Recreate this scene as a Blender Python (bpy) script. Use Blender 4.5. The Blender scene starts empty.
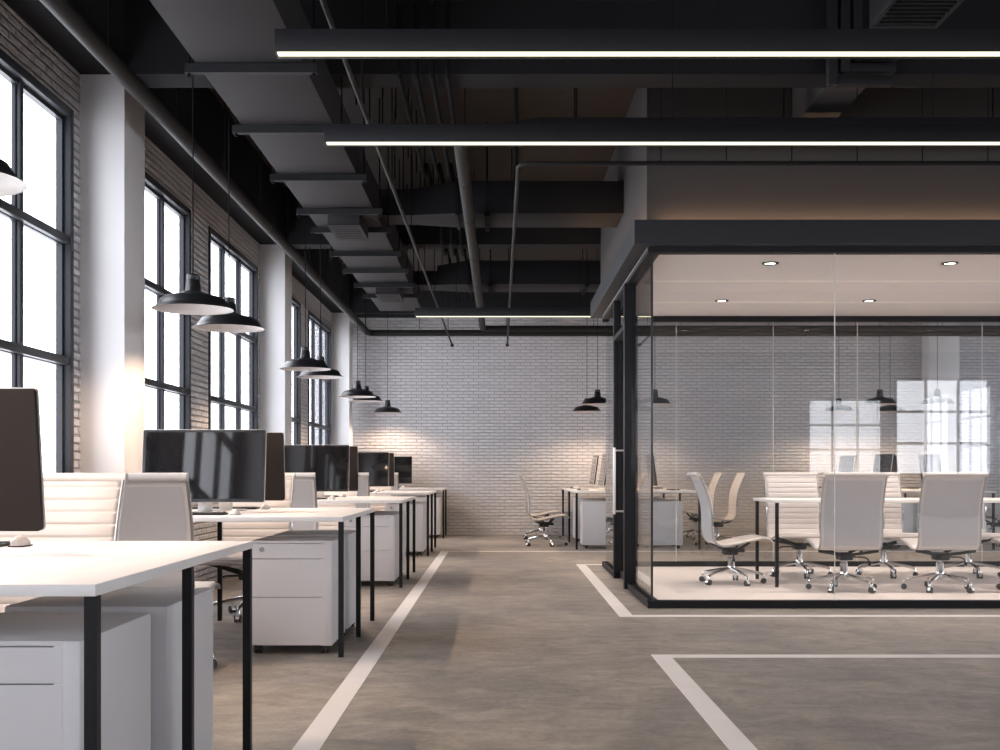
import bpy, bmesh, math, random
from mathutils import Vector, Matrix
random.seed(7)
sc = bpy.context.scene
COL = sc.collection
PI = math.pi

# ------------------------------------------------------------------ materials
def mat(name, color, rough=0.5, metal=0.0, noise=0.0, nscale=8.0, bump=0.0, bscale=60.0, spec=0.5, coat=0.0):
    m = bpy.data.materials.new(name); m.use_nodes = True
    nt = m.node_tree; b = nt.nodes['Principled BSDF']
    b.inputs['Roughness'].default_value = rough
    b.inputs['Metallic'].default_value = metal
    b.inputs['Specular IOR Level'].default_value = spec
    b.inputs['Coat Weight'].default_value = coat
    tc = nt.nodes.new('ShaderNodeTexCoord')
    n = nt.nodes.new('ShaderNodeTexNoise'); n.inputs['Scale'].default_value = nscale; n.inputs['Detail'].default_value = 5
    nt.links.new(tc.outputs['Object'], n.inputs['Vector'])
    r = nt.nodes.new('ShaderNodeMix'); r.data_type = 'RGBA'
    lo = [max(0, c * (1 - noise)) for c in color[:3]] + [1]; hi = [min(1, c * (1 + noise)) for c in color[:3]] + [1]
    r.inputs[6].default_value = lo; r.inputs[7].default_value = hi
    nt.links.new(n.outputs['Fac'], r.inputs[0]); nt.links.new(r.outputs[2], b.inputs['Base Color'])
    if bump > 0:
        n2 = nt.nodes.new('ShaderNodeTexNoise'); n2.inputs['Scale'].default_value = bscale; n2.inputs['Detail'].default_value = 3
        nt.links.new(tc.outputs['Object'], n2.inputs['Vector'])
        bp = nt.nodes.new('ShaderNodeBump'); bp.inputs['Strength'].default_value = bump; bp.inputs['Distance'].default_value = 0.01
        nt.links.new(n2.outputs['Fac'], bp.inputs['Height']); nt.links.new(bp.outputs['Normal'], b.inputs['Normal'])
    return m

def emit(name, color, strength):
    m = bpy.data.materials.new(name); m.use_nodes = True
    nt = m.node_tree; nt.nodes.clear()
    o = nt.nodes.new('ShaderNodeOutputMaterial'); e = nt.nodes.new('ShaderNodeEmission')
    e.inputs['Color'].default_value = (*color, 1); e.inputs['Strength'].default_value = strength
    nt.links.new(e.outputs[0], o.inputs['Surface'])
    return m

def glass(name, tint=(1, 1, 1), base=0.045):
    # thin architectural glass: clear, with a Schlick reflection
    m = bpy.data.materials.new(name); m.use_nodes = True
    nt = m.node_tree; nt.nodes.clear()
    o = nt.nodes.new('ShaderNodeOutputMaterial')
    t = nt.nodes.new('ShaderNodeBsdfTransparent'); t.inputs['Color'].default_value = (*tint, 1)
    g = nt.nodes.new('ShaderNodeBsdfGlossy'); g.inputs['Roughness'].default_value = 0.0
    lw = nt.nodes.new('ShaderNodeLayerWeight'); lw.inputs['Blend'].default_value = 0.5
    p = nt.nodes.new('ShaderNodeMath'); p.operation = 'POWER'; p.inputs[1].default_value = 5
    k = nt.nodes.new('ShaderNodeMath'); k.operation = 'MULTIPLY_ADD'; k.inputs[1].default_value = 1 - base; k.inputs[2].default_value = base
    mx = nt.nodes.new('ShaderNodeMixShader')
    nt.links.new(lw.outputs['Facing'], p.inputs[0]); nt.links.new(p.outputs[0], k.inputs[0])
    nt.links.new(k.outputs[0], mx.inputs[0]); nt.links.new(t.outputs[0], mx.inputs[1]); nt.links.new(g.outputs[0], mx.inputs[2])
    nt.links.new(mx.outputs[0], o.inputs['Surface'])
    return m

def brick(name, axis, color=(0.625, 0.615, 0.64), bump=.026, wobble=.005, msize=.0085, dark=.80):
    # painted brick; axis 'x': wall runs along X (uses X,Z); 'y': runs along Y (uses Y,Z)
    m = bpy.data.materials.new(name); m.use_nodes = True
    nt = m.node_tree; b = nt.nodes['Principled BSDF']; b.inputs['Roughness'].default_value = 0.6
    tc = nt.nodes.new('ShaderNodeTexCoord'); sp = nt.nodes.new('ShaderNodeSeparateXYZ'); cb = nt.nodes.new('ShaderNodeCombineXYZ')
    nt.links.new(tc.outputs['Object'], sp.inputs[0])
    nt.links.new(sp.outputs['X' if axis == 'x' else 'Y'], cb.inputs['X']); nt.links.new(sp.outputs['Z'], cb.inputs['Y'])
    wob = nt.nodes.new('ShaderNodeTexNoise'); wob.inputs['Scale'].default_value = 6.0; wob.inputs['Detail'].default_value = 2
    nt.links.new(tc.outputs['Object'], wob.inputs['Vector'])
    ws = nt.nodes.new('ShaderNodeVectorMath'); ws.operation = 'SCALE'; ws.inputs['Scale'].default_value = wobble
    nt.links.new(wob.outputs['Color'], ws.inputs[0])
    ad = nt.nodes.new('ShaderNodeVectorMath'); ad.operation = 'ADD'
    nt.links.new(cb.outputs[0], ad.inputs[0]); nt.links.new(ws.outputs[0], ad.inputs[1])
    br = nt.nodes.new('ShaderNodeTexBrick')
    br.inputs['Scale'].default_value = 1.0; br.inputs['Brick Width'].default_value = 0.158; br.inputs['Row Height'].default_value = 0.0487
    br.inputs['Mortar Size'].default_value = msize; br.inputs['Mortar Smooth'].default_value = 1.0; br.inputs['Bias'].default_value = 0
    c = color
    br.inputs['Color1'].default_value = (c[0], c[1], c[2], 1)
    br.inputs['Color2'].default_value = (c[0] * .9, c[1] * .9, c[2] * .9, 1)
    br.inputs['Mortar'].default_value = (c[0] * dark, c[1] * dark, c[2] * dark, 1)
    nt.links.new(ad.outputs[0], br.inputs['Vector'])
    nt.links.new(br.outputs['Color'], b.inputs['Base Color'])
    inv = nt.nodes.new('ShaderNodeMath'); inv.operation = 'SUBTRACT'; inv.inputs[0].default_value = 1.0
    nt.links.new(br.outputs['Fac'], inv.inputs[1])
    n2 = nt.nodes.new('ShaderNodeTexNoise'); n2.inputs['Scale'].default_value = 45; n2.inputs['Detail'].default_value = 4
    nt.links.new(tc.outputs['Object'], n2.inputs['Vector'])
    mul = nt.nodes.new('ShaderNodeMath'); mul.operation = 'MULTIPLY_ADD'; mul.inputs[1].default_value = 0.35
    nt.links.new(n2.outputs['Fac'], mul.inputs[0]); nt.links.new(inv.outputs[0], mul.inputs[2])
    bp = nt.nodes.new('ShaderNodeBump'); bp.inputs['Strength'].default_value = .85; bp.inputs['Distance'].default_value = bump
    nt.links.new(mul.outputs[0], bp.inputs['Height']); nt.links.new(bp.outputs['Normal'], b.inputs['Normal'])
    return m

def concrete(name):
    m = bpy.data.materials.new(name); m.use_nodes = True
    nt = m.node_tree; b = nt.nodes['Principled BSDF']
    tc = nt.nodes.new('ShaderNodeTexCoord')
    def noise(scale, detail, rough=0.6, dist=0.0, sx=1.0):
        mp = nt.nodes.new('ShaderNodeMapping'); mp.inputs['Scale'].default_value = (sx, 1, 1)
        nt.links.new(tc.outputs['Object'], mp.inputs[0])
        n = nt.nodes.new('ShaderNodeTexNoise'); n.inputs['Scale'].default_value = scale; n.inputs['Detail'].default_value = detail
        n.inputs['Roughness'].default_value = rough; n.inputs['Distortion'].default_value = dist
        nt.links.new(mp.outputs[0], n.inputs['Vector']); return n
    a, c, d = noise(1.1, 6, .65, .6), noise(7, 8, .7, .9, .7), noise(40, 5, .7)
    r1 = nt.nodes.new('ShaderNodeValToRGB'); e = r1.color_ramp.elements
    e[0].position = .32; e[0].color = (.255, .236, .222, 1); e[1].position = .68; e[1].color = (.43, .378, .328, 1)
    nt.links.new(a.outputs['Fac'], r1.inputs[0])
    r2 = nt.nodes.new('ShaderNodeValToRGB'); e = r2.color_ramp.elements
    e[0].position = .3; e[0].color = (.60, .59, .58, 1); e[1].position = .7; e[1].color = (1.22, 1.2, 1.17, 1)
    nt.links.new(c.outputs['Fac'], r2.inputs[0])
    mx = nt.nodes.new('ShaderNodeMix'); mx.data_type = 'RGBA'; mx.blend_type = 'MULTIPLY'; mx.inputs[0].default_value = 1
    nt.links.new(r1.outputs[0], mx.inputs[6]); nt.links.new(r2.outputs[0], mx.inputs[7])
    r3 = nt.nodes.new('ShaderNodeValToRGB'); e = r3.color_ramp.elements
    e[0].position = .3; e[0].color = (.84, .84, .84, 1); e[1].position = .7; e[1].color = (1.1, 1.1, 1.1, 1)
    nt.links.new(d.outputs['Fac'], r3.inputs[0])
    mx2 = nt.nodes.new('ShaderNodeMix'); mx2.data_type = 'RGBA'; mx2.blend_type = 'MULTIPLY'; mx2.inputs[0].default_value = 1
    nt.links.new(mx.outputs[2], mx2.inputs[6]); nt.links.new(r3.outputs[0], mx2.inputs[7])
    nt.links.new(mx2.outputs[2], b.inputs['Base Color'])
    rr = nt.nodes.new('ShaderNodeMapRange'); rr.inputs['To Min'].default_value = .42; rr.inputs['To Max'].default_value = .62
    nt.links.new(c.outputs['Fac'], rr.inputs[0]); nt.links.new(rr.outputs[0], b.inputs['Roughness'])
    b.inputs['Specular IOR Level'].default_value = .4
    bp = nt.nodes.new('ShaderNodeBump'); bp.inputs['Strength'].default_value = .15; bp.inputs['Distance'].default_value = .01
    nt.links.new(d.outputs['Fac'], bp.inputs['Height']); nt.links.new(bp.outputs['Normal'], b.inputs['Normal'])
    return m

M = dict(
    brick_x=brick('painted_brick_end', 'x'), brick_y=brick('painted_brick_side', 'y', bump=.05, wobble=.005, msize=.010, dark=.80),
    concrete=concrete('worn_concrete'),
    tape=mat('white_line_paint', (.84, .79, .765), .55, noise=.05, nscale=5),
    column=mat('white_plaster', (.70, .69, .70), .6, noise=.02, nscale=2),
    ceiling=mat('dark_ceiling', (.034, .029, .0265), .85, spec=.1, noise=.15, nscale=2),
    beam=mat('dark_beam', (.016, .0158, .0175), .75, spec=.1, noise=.1, nscale=3),
    bulkhead=mat('grey_bulkhead', (.062, .058, .058), .8, spec=.15, noise=.06, nscale=2),
    duct=mat('grey_duct', (.0275, .0255, .027), .75, spec=.1, noise=.06, nscale=2),
    duct_dark=mat('dark_duct', (.0115, .0112, .013), .7, spec=.12, noise=.08, nscale=2),
    steel=mat('dark_steel', (.0165, .0168, .019), .6, spec=.15, noise=.08, nscale=6),
    pipe=mat('pipe_grey', (.017, .016, .0155), .6, spec=.14, noise=.1, nscale=6),
    thin=mat('black_rod', (.008, .008, .009), .8, spec=.05),
    frame=mat('window_steel', (.030, .032, .038), .45, spec=.25, noise=.06, nscale=5),
    black=mat('black_metal', (.009, .009, .011), .5, spec=.25, noise=.1, nscale=6),
    black_frame=mat('black_partition_metal', (.0125, .0125, .0148), .5, spec=.2, noise=.1, nscale=6),
    fascia=mat('charcoal_fascia', (.030, .031, .035), .55, spec=.25, noise=.05, nscale=4),
    desk=mat('white_laminate', (.82, .80, .79), .42, noise=.015, nscale=3),
    cabinet=mat('white_lacquer', (.66, .65, .67), .4, noise=.02, nscale=3),
    lock_grey=mat('cabinet_lock_grey', (.30, .30, .31), .6),  # plain grey of the drawer lock
    leather=mat('cream_leather', (.63, .59, .57), .5, noise=.03, nscale=20, bump=.1, bscale=400),
    backing=mat('grey_backing', (.50, .49, .50), .55, noise=.03, nscale=30),
    alu=mat('polished_aluminium', (.80, .79, .78), .32, 1.0),
    rail=mat('side_rail_metal', (.46, .45, .44), .4, 1.0),
    chrome=mat('chrome', (.86, .86, .87), .08, 1.0),
    plastic=mat('black_plastic', (.015, .015, .016), .45),
    rubber=mat('caster_rubber', (.06, .058, .055), .5),
    silver=mat('silver_edge', (.62, .60, .59), .35, .7),
    mon_back=mat('dark_brown_case', (.0165, .0125, .0112), .6, spec=.2, noise=.05, nscale=10),
    screen=mat('black_screen', (.008, .008, .009), .04, spec=.55),
    bezel=mat('screen_bezel', (.012, .011, .011), .2),
    shade=mat('black_enamel', (.010, .010, .012), .38, noise=.1, nscale=10),
    shade_in=mat('white_enamel', (.50, .475, .465), .55),
    door=mat('black_door', (.012, .012, .014), .8, spec=.1),
    led=emit('linear_led', (1, .955, .62), 1.35),
    down=emit('downlight_disc', (1, .93, .82), 7.0),
    cove=emit('cove_strip', (1, .62, .36), 16.0),
    white_ceiling=mat('cream_ceiling', (.80, .75, .735), .7, noise=.01, nscale=2),
    vinyl=mat('cream_vinyl', (.80, .73, .69), .45, noise=.03, nscale=3),
    glass=glass('partition_glass', (.985, .99, .99), .048),
    window_glass=glass('window_glass', (1, 1, 1), .04),
    joint=mat('clear_silicone', (.78, .78, .76), .4),
    glass_edge=mat('polished_glass_edge', (.045, .05, .05), .15),
)

# ------------------------------------------------------------------ mesh helpers
def bx(bm, x0, x1, y0, y1, z0, z1, bev=0.0, seg=2):
    t = bmesh.new()
    bmesh.ops.create_cube(t, size=1.0)
    bmesh.ops.scale(t, vec=(x1 - x0, y1 - y0, z1 - z0), verts=t.verts)
    bmesh.ops.translate(t, vec=((x0 + x1) / 2, (y0 + y1) / 2, (z0 + z1) / 2), verts=t.verts)
    if bev > 0:
        bmesh.ops.bevel(t, geom=list(t.edges), offset=bev, segments=seg, profile=.5, affect='EDGES')
    merge(bm, t); return bm

def merge(bm, t, mtx=None):
    if mtx is not None: bmesh.ops.transform(t, matrix=mtx, verts=t.verts)
    me = bpy.data.meshes.new('tmp'); t.to_mesh(me); t.free(); bm.from_mesh(me); bpy.data.meshes.remove(me)

def lathe(bm, prof, seg=32, center=(0, 0, 0), close=False):
    # prof: list of (r, z)
    rings = []
    for r, z in prof:
        if r < 1e-6:
            rings.append([bm.verts.new((center[0], center[1], center[2] + z))])
        else:
            rings.append([bm.verts.new((center[0] + r * math.cos(2 * PI * k / seg), center[1] + r * math.sin(2 * PI * k / seg), center[2] + z)) for k in range(seg)])
    for a, b in zip(rings, rings[1:]):
        for k in range(seg):
            k2 = (k + 1) % seg
            if len(a) == 1 and len(b) == 1: continue
            if len(a) == 1: bm.faces.new((a[0], b[k], b[k2]))
            elif len(b) == 1: bm.faces.new((a[k], a[k2], b[0]))
            else: bm.faces.new((a[k], a[k2], b[k2], b[k]))
    return bm

def fillet(pts, r, n=6):
    pts = [Vector(p) for p in pts]
    if r <= 0 or len(pts) < 3: return pts
    out = [pts[0]]
    for a, p, b in zip(pts, pts[1:], pts[2:]):
        u = (a - p); v = (b - p)
        d = min(r, u.length * .49, v.length * .49)
        p0 = p + u.normalized() * d; p1 = p + v.normalized() * d
        for k in range(n + 1):
            t = k / n
            out.append(p0 * (1 - t) ** 2 + p * 2 * t * (1 - t) + p1 * t * t)
    out.append(pts[-1]); return out

def tube(bm, pts, r, seg=10, fr=0.0, flat=None):
    pts = fillet(pts, fr)
    rad = r if isinstance(r, (list, tuple)) else None
    n = len(pts); rings = []; up = None
    for i, p in enumerate(pts):
        t = (pts[min(i + 1, n - 1)] - pts[max(i - 1, 0)]).normalized()
        if up is None:
            up = Vector((0, 0, 1)) if abs(t.z) < .9 else Vector((0, 1, 0))
        s = t.cross(up)
        if s.length < 1e-6: s = t.cross(Vector((1, 0, 0)))
        s.normalize(); up = s.cross(t).normalized()
        rr = (rad[0] + (rad[1] - rad[0]) * i / max(1, n - 1)) if rad else r
        fl = flat or 1.0
        rings.append([bm.verts.new(p + s * (rr * math.cos(2 * PI * k / seg)) + up * (rr * fl * math.sin(2 * PI * k / seg))) for k in range(seg)])
    for a, b in zip(rings, rings[1:]):
        for k in range(seg):
            k2 = (k + 1) % seg
            bm.faces.new((a[k], a[k2], b[k2], b[k]))
    bm.faces.new(list(reversed(rings[0]))); bm.faces.new(rings[-1])
    return bm

def hull_box(bm, a, b):
    # a, b: four points each (start and end section) -> closed tapered box
    va = [bm.verts.new(p) for p in a]; vb = [bm.verts.new(p) for p in b]
    for k in range(4):
        k2 = (k + 1) % 4
        bm.faces.new((va[k], va[k2], vb[k2], vb[k]))
    bm.faces.new(list(reversed(va))); bm.faces.new(vb)
    return bm

def obj(name, bm, m, parent=None, angle=35):
    bmesh.ops.recalc_face_normals(bm, faces=bm.faces)
    me = bpy.data.meshes.new(name); bm.to_mesh(me); bm.free()
    me.materials.append(M[m])
    for p in me.polygons: p.use_smooth = True
    me.set_sharp_from_angle(angle=math.radians(angle))
    o = bpy.data.objects.new(name, me); COL.objects.link(o)
    if parent is not None: o.parent = parent
    return o

def tag(o, label, cat, group=None):
    o['label'] = label; o['category'] = cat
    if group: o['group'] = group
    return o

def thing(name, label, cat, loc=(0, 0, 0), rz=0, group=None):
    o = bpy.data.objects.new(name, None); COL.objects.link(o)
    o.empty_display_size = .1; o.location = loc; o.rotation_euler = (0, 0, rz)
    return tag(o, label, cat, group)

def struct(name, bm, m, parent=None, angle=35):
    o = obj(name, bm, m, parent, angle)
    if parent is None: o['kind'] = 'structure'
    return o

def sempty(name):
    o = bpy.data.objects.new(name, None); COL.objects.link(o); o['kind'] = 'structure'; return o

def copy_tree(o, parent=None):
    c = o.copy(); COL.objects.link(c)
    if parent is not None:
        c.parent = parent
    for ch in list(o.children): copy_tree(ch, c)
    return c

def put(proto, first, loc, rz, label, group=None):
    o = proto if first else copy_tree(proto)
    o.location = loc; o.rotation_euler = (0, 0, rz); o['label'] = label
    if group: o['group'] = group
    return o

B = bmesh.new
PER = 5.03                     # bay length
BACK = 17.5; REAR = -8.9; XW = -2.46; XC = -2.2; XR = 11.4
SLAB = 3.85; BEAM = 3.285

# ------------------------------------------------------------------ room shell
struct('floor', bx(B(), XW - .4, XR + .3, REAR - .3, BACK + .3, -.12, 0), 'concrete')
struct('ceiling', bx(B(), XW - .4, XR + .3, REAR - .3, BACK + .3, SLAB, SLAB + .15), 'ceiling')
struct('wall_back', bx(B(), XW - .4, XR + .3, BACK, BACK + .3, 0, SLAB), 'brick_x')

W0, W1 = .86, 3.03
WT = .075
left_wins = []
for k in range(-3, 3):
    o = 1.71 + PER * k + 5.03
    left_wins += [(o + .44, o + 2.38), (o + 2.96, o + 4.90)]
left_wins = [w for w in left_wins if w[0] > REAR + .1]
wb = B()
bx(wb, XW - WT, XW, REAR, BACK, 0, W0); bx(wb, XW - WT, XW, REAR, BACK, W1, SLAB)
ys = REAR
for a, b in left_wins:
    bx(wb, XW - WT, XW, ys, a, W0, W1); ys = b
bx(wb, XW - WT, XW, ys, BACK, W0, W1)
struct('wall_left', wb, 'brick_y')
rear_wins = [(-1.62, .32), (.98, 2.92), (8.59, 10.71)]  # all but the last are unseen, added for daylight from behind the camera
wb = B()
bx(wb, XW - .4, XR + .3, REAR - WT, REAR, 0, W0); bx(wb, XW - .4, XR + .3, REAR - WT, REAR, W1, SLAB)
xs = XW - .4
for a, b in rear_wins:
    bx(wb, xs, a, REAR - WT, REAR, W0, W1); xs = b
bx(wb, xs, XR + .3, REAR - WT, REAR, W0, W1)
struct('wall_rear', wb, 'brick_x')
wb = B()
bx(wb, XR, XR + WT, REAR, BACK, 0, W0); bx(wb, XR, XR + WT, REAR, BACK, W1, SLAB)
ys = REAR
for a, b in left_wins:
    bx(wb, XR, XR + WT, ys, a, W0, W1); ys = b
bx(wb, XR, XR + WT, ys, BACK, W0, W1)
struct('wall_right', wb, 'brick_y')

def window(i, u0, u1, mtx):
    # built in local space: u along the wall, v = depth outwards (0 at wall face), z up
    root = sempty('window_%d' % i)
    f = B(); t = .05; D = .072
    bx(f, u0, u0 + t, -.012, D, W0, W1, .004); bx(f, u1 - t, u1, -.012, D, W0, W1, .004)
    bx(f, u0 + t, u1 - t, -.012, D, W1 - t, W1, .004); bx(f, u0 + t, u1 - t, -.012, D, W0, W0 + t, .004)
    s = .022          # inner sash step
    bx(f, u0 + t, u0 + t + s, .030, .066, W0 + t, W1 - t); bx(f, u1 - t - s, u1 - t, .030, .066, W0 + t, W1 - t)
    bx(f, u0 + t + s, u1 - t - s, .030, .066, W1 - t - s, W1 - t); bx(f, u0 + t + s, u1 - t - s, .030, .066, W0 + t, W0 + t + s)
    bmesh.ops.transform(f, matrix=mtx, verts=f.verts)
    fo = obj('window_frame', f, 'frame', root)
    w = (u1 - u0) / 3
    for k in (1, 2):
        g = B(); c = u0 + w * k
        bx(g, c - .020, c + .020, .018, .040, W0 + t, W1 - t, .003); bx(g, c - .030, c + .030, .040, .064, W0 + t, W1 - t, .003)
        bmesh.ops.transform(g, matrix=mtx, verts=g.verts); obj('mullion', g, 'frame', root)
    for z in (W0 + .725, W0 + 1.415):
        g = B()
        bx(g, u0 + t, u1 - t - .012, -.006, .030, z - .023, z + .023, .003); bx(g, u0 + t, u1 - t, .030, .062, z - .028, z + .028, .003)
        bmesh.ops.transform(g, matrix=mtx, verts=g.verts); obj('glazing_bar', g, 'frame', root)
    g = B(); bx(g, u0 + t, u1 - t, .0655, .0705, W0 + t, W1 - t)
    bmesh.ops.transform(g, matrix=mtx, verts=g.verts); obj('pane', g, 'window_glass', root)

def portal(loc, rot, w, h):
    L = bpy.data.lights.new('window_portal', 'AREA'); L.shape = 'RECTANGLE'; L.size = w; L.size_y = h
    L.cycles.is_portal = True
    o = bpy.data.objects.new('window_portal', L); COL.objects.link(o); o.location = loc; o.rotation_euler = rot

mL = Matrix(((0, -1, 0, XW), (1, 0, 0, 0), (0, 0, 1, 0), (0, 0, 0, 1)))
for i, (a, b) in enumerate(left_wins):
    window(i + 1, a, b, mL)
    portal((XW - WT - .01, (a + b) / 2, (W0 + W1) / 2), (0, -PI / 2, 0), W1 - W0, b - a)
mR = Matrix(((1, 0, 0, 0), (0, -1, 0, REAR), (0, 0, 1, 0), (0, 0, 0, 1)))
for i, (a, b) in enumerate(rear_wins):
    window(len(left_wins) + 1 + i, a, b, mR)
    portal(((a + b) / 2, REAR - WT - .01, (W0 + W1) / 2), (PI / 2, 0, 0), b - a, W1 - W0)
mRt = Matrix(((0, 1, 0, XR), (1, 0, 0, 0), (0, 0, 1, 0), (0, 0, 0, 1)))
for i, (a, b) in enumerate(left_wins):  # unseen windows, added for the daylight on right-facing sides
    window(len(left_wins) + 4 + i, a, b, mRt)
    portal((XR + WT + .01, (a + b) / 2, (W0 + W1) / 2), (0, PI / 2, 0), W1 - W0, b - a)

for k in range(-2, 3):
    y = 6.74 + PER * k
    struct('column', bx(B(), XW - .02, XC, y, y + .39, 0, BEAM, .006), 'column')
    struct('beam', bx(B(), XC, XR, y, y + .24, BEAM, SLAB), 'beam')
struct('column', bx(B(), 6.42, 6.88, BACK - .28, BACK + .02, 0, BEAM, .006), 'column')
struct('edge_beam', bx(B(), XW - .02, XC, REAR, BACK, BEAM, SLAB), 'beam')
struct('cross_beam', bx(B(), 2.04, 2.29, 6.98, 8.04, 3.36, SLAB), 'bulkhead')
struct('back_beam', bx(B(), XC, XR, 17.26, BACK, BEAM + .02, SLAB), 'beam')

# ------------------------------------------------------------------ floor markings
def tape(name, rects, label):
    b = B()
    for r in rects: bx(b, *r, 0.0002, .0022)
    return tag(obj(name, b, 'tape'), label, 'floor line')
tape('floor_line', [(-.712, -.618, -3, 13.885), (-.618, 9.5, 13.79, 13.885)], 'white floor line along the window desks, turning across before the brick end wall')
tape('floor_line', [(.786, .881, 7.56, 11.90), (.881, 6.9, 7.56, 7.655), (.881, 6.9, 11.805, 11.90)], 'white floor line running around the foot of the glass meeting room')
tape('floor_line', [(.786, .882, -1, 5.99), (.882, 6.9, 5.895, 5.99)], 'white floor line with an open corner on bare floor in front of the glass room')

# ------------------------------------------------------------------ glass meeting room
RX0, RX1, RY0, RY1 = 1.035, 6.5, 8.04, 11.66
struct('meeting_room_floor', bx(B(), RX0 + .05, RX1 - .05, RY0 + .05, RY1 - .05, .0005, .003), 'vinyl')
b = B(); bx(b, .928, 6.6, 7.93, 11.79, 2.56, 2.655); bx(b, .928, 6.6, 7.93, 7.945, 2.655, 2.694); bx(b, .928, .943, 7.945, 11.79, 2.655, 2.694)
bx(b, .928, 6.6, 7.93, RY0, 2.53, 2.56); bx(b, .928, 6.6, RY1, 11.79, 2.53, 2.56); bx(b, .928, RX0, RY0, RY1, 2.53, 2.56); bx(b, RX1, 6.6, RY0, RY1, 2.53, 2.56)
struct('roof', b, 'fascia')
struct('meeting_room_ceiling', bx(B(), RX0, RX1, RY0, RY1, 2.525, 2.56), 'white_ceiling')
struct('bulkhead_wall', bx(B(), 1.027, 6.4, RY0, 11.73, 2.655, SLAB), 'bulkhead')

def rail(b, x0, x1, y0, y1, z0, z1, along):
    # outer box with two raised lips and a sunk glazing channel
    if along == 'x':
        w = (y1 - y0) / 5
        bx(b, x0, x1, y0, y1, z0, z0 + (z1 - z0) * .7)
        for k in (0, 2, 4): bx(b, x0, x1, y0 + w * k, y0 + w * (k + 1), z0 + (z1 - z0) * .7, z1)
    else:
        w = (x1 - x0) / 5
        bx(b, x0, x1, y0, y1, z0, z0 + (z1 - z0) * .7)
        for k in (0, 2, 4): bx(b, x0 + w * k, x0 + w * (k + 1), y0, y1, z0 + (z1 - z0) * .7, z1)
DY0, DY1 = 9.36, 10.30        # door opening
HZ0, HZ1 = 2.49, 2.53
p = sempty('partition_front')
b = B(); rail(b, RX0, RX1, RY0, RY0 + .08, 0.0005, .052, 'x'); obj('base_rail', b, 'black_frame', p)
b = B(); bx(b, RX0, RX1, RY0, RY0 + .09, HZ0, HZ1); obj('head_rail', b, 'black_frame', p)
xs = [1.072, 2.352, 3.652, 4.972, 6.44]
for a, c in zip(xs, xs[1:]):
    obj('pane', bx(B(), a + .003, c - .003, 8.076, 8.088, .036, HZ0), 'glass', p)
for x in xs[1:-1]: obj('joint', bx(B(), x - .002, x + .002, 8.077, 8.087, .04, HZ0), 'joint', p)
obj('corner_edge', bx(B(), 1.060, 1.074, 8.074, 8.090, .05, HZ0), 'glass_edge', p)
p = sempty('partition_back')
b = B(); rail(b, RX0, RX1, RY1 - .08, RY1, 0.0005, .052, 'x'); obj('base_rail', b, 'black_frame', p)
b = B(); bx(b, RX0, RX1, RY1 - .09, RY1, HZ0 - .02, HZ1); obj('head_rail', b, 'black_frame', p)
xs = [1.072, 1.78, 2.76, 3.61, 4.87, 6.44]
for a, c in zip(xs, xs[1:]):
    obj('pane', bx(B(), a + .003, c - .003, 11.612, 11.624, .036, HZ0), 'glass', p)
for x in xs[1:-1]: obj('joint', bx(B(), x - .0025, x + .0025, 11.613, 11.623, .04, HZ0), 'joint', p)
p = sempty('partition_left')
b = B(); rail(b, RX0, RX0 + .08, RY0 + .08, DY0, 0.0005, .052, 'y'); rail(b, RX0, RX0 + .08, DY1, RY1 - .08, 0.0005, .052, 'y'); obj('base_rail', b, 'black_frame', p)
b = B(); bx(b, RX0, RX0 + .09, RY0 + .09, RY1 - .09, HZ0, HZ1); obj('head_rail', b, 'black_frame', p)
for a, c in ((8.092, DY0 - .02), (DY1 + .08, 11.608)):
    obj('pane', bx(B(), 1.066, 1.078, a, c, .036, HZ0), 'glass', p)
obj('post', bx(B(), 1.012, 1.104, DY0 - .01, DY0 + .07, 0.0005, HZ0, .003), 'black_frame', p)
obj('post', bx(B(), 1.020, 1.0655, DY1, DY1 + .08, 0.0005, HZ0, .003), 'black_frame', p)
obj('post', bx(B(), 1.0695, 1.110, DY1, DY1 + .08, 0.0005, HZ0, .003), 'black_frame', p)
obj('seal_strip', bx(B(), 1.0655, 1.0695, DY1 + .004, DY1 + .07, 0.0005, HZ0), 'steel', p)
obj('transom', bx(B(), 1.016, 1.10, DY0 + .07, DY1, 2.125, 2.165, .003), 'steel', p)
obj('transom_pane', bx(B(), 1.052, 1.064, DY0 + .07, DY1, 2.165, HZ0), 'glass', p)
d = sempty('door_1')
ya, yb = DY0 + .075, DY1 - .005
obj('door_leaf', bx(B(), 1.084, 1.096, ya, yb, .07, 2.12), 'glass', d)
obj('door_rail', bx(B(), 1.076, 1.104, ya, yb, .010, .07), 'black_frame', d)
for xh, xl in ((1.002, 1.084), (1.178, 1.096)):
    b = B(); tube(b, [(xh, 10.08, .585), (xh, 10.08, 1.168)], .012, 14)
    for z in (.61, 1.143): tube(b, [(xh, 10.08, z), (xl, 10.08, z)], .008, 8)
    obj('door_handle', b, 'silver', d)
p = sempty('partition_right')
b = B(); rail(b, RX1 - .08, RX1, RY0 + .08, RY1 - .08, 0.0005, .052, 'y'); obj('base_rail', b, 'black_frame', p)
b = B(); bx(b, RX1 - .09, RX1, RY0 + .09, RY1 - .09, HZ0, HZ1); obj('head_rail', b, 'black_frame', p)
obj('pane', bx(B(), 6.444, 6.456, 8.092, 11.608, .036, HZ0), 'glass', p)

def light(kind, loc, energy, color, rot=(0, 0, 0), parent=None, **kw):
    L = bpy.data.lights.new('lamp_light', kind); L.energy = energy; L.color = color
    for k, v in kw.items(): setattr(L, k, v)
    o = bpy.data.objects.new('lamp_light', L); COL.objects.link(o); o.location = loc; o.rotation_euler = rot
    if parent is not None: o.parent = parent
    return o
WARM = (1, .72, .50)
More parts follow.
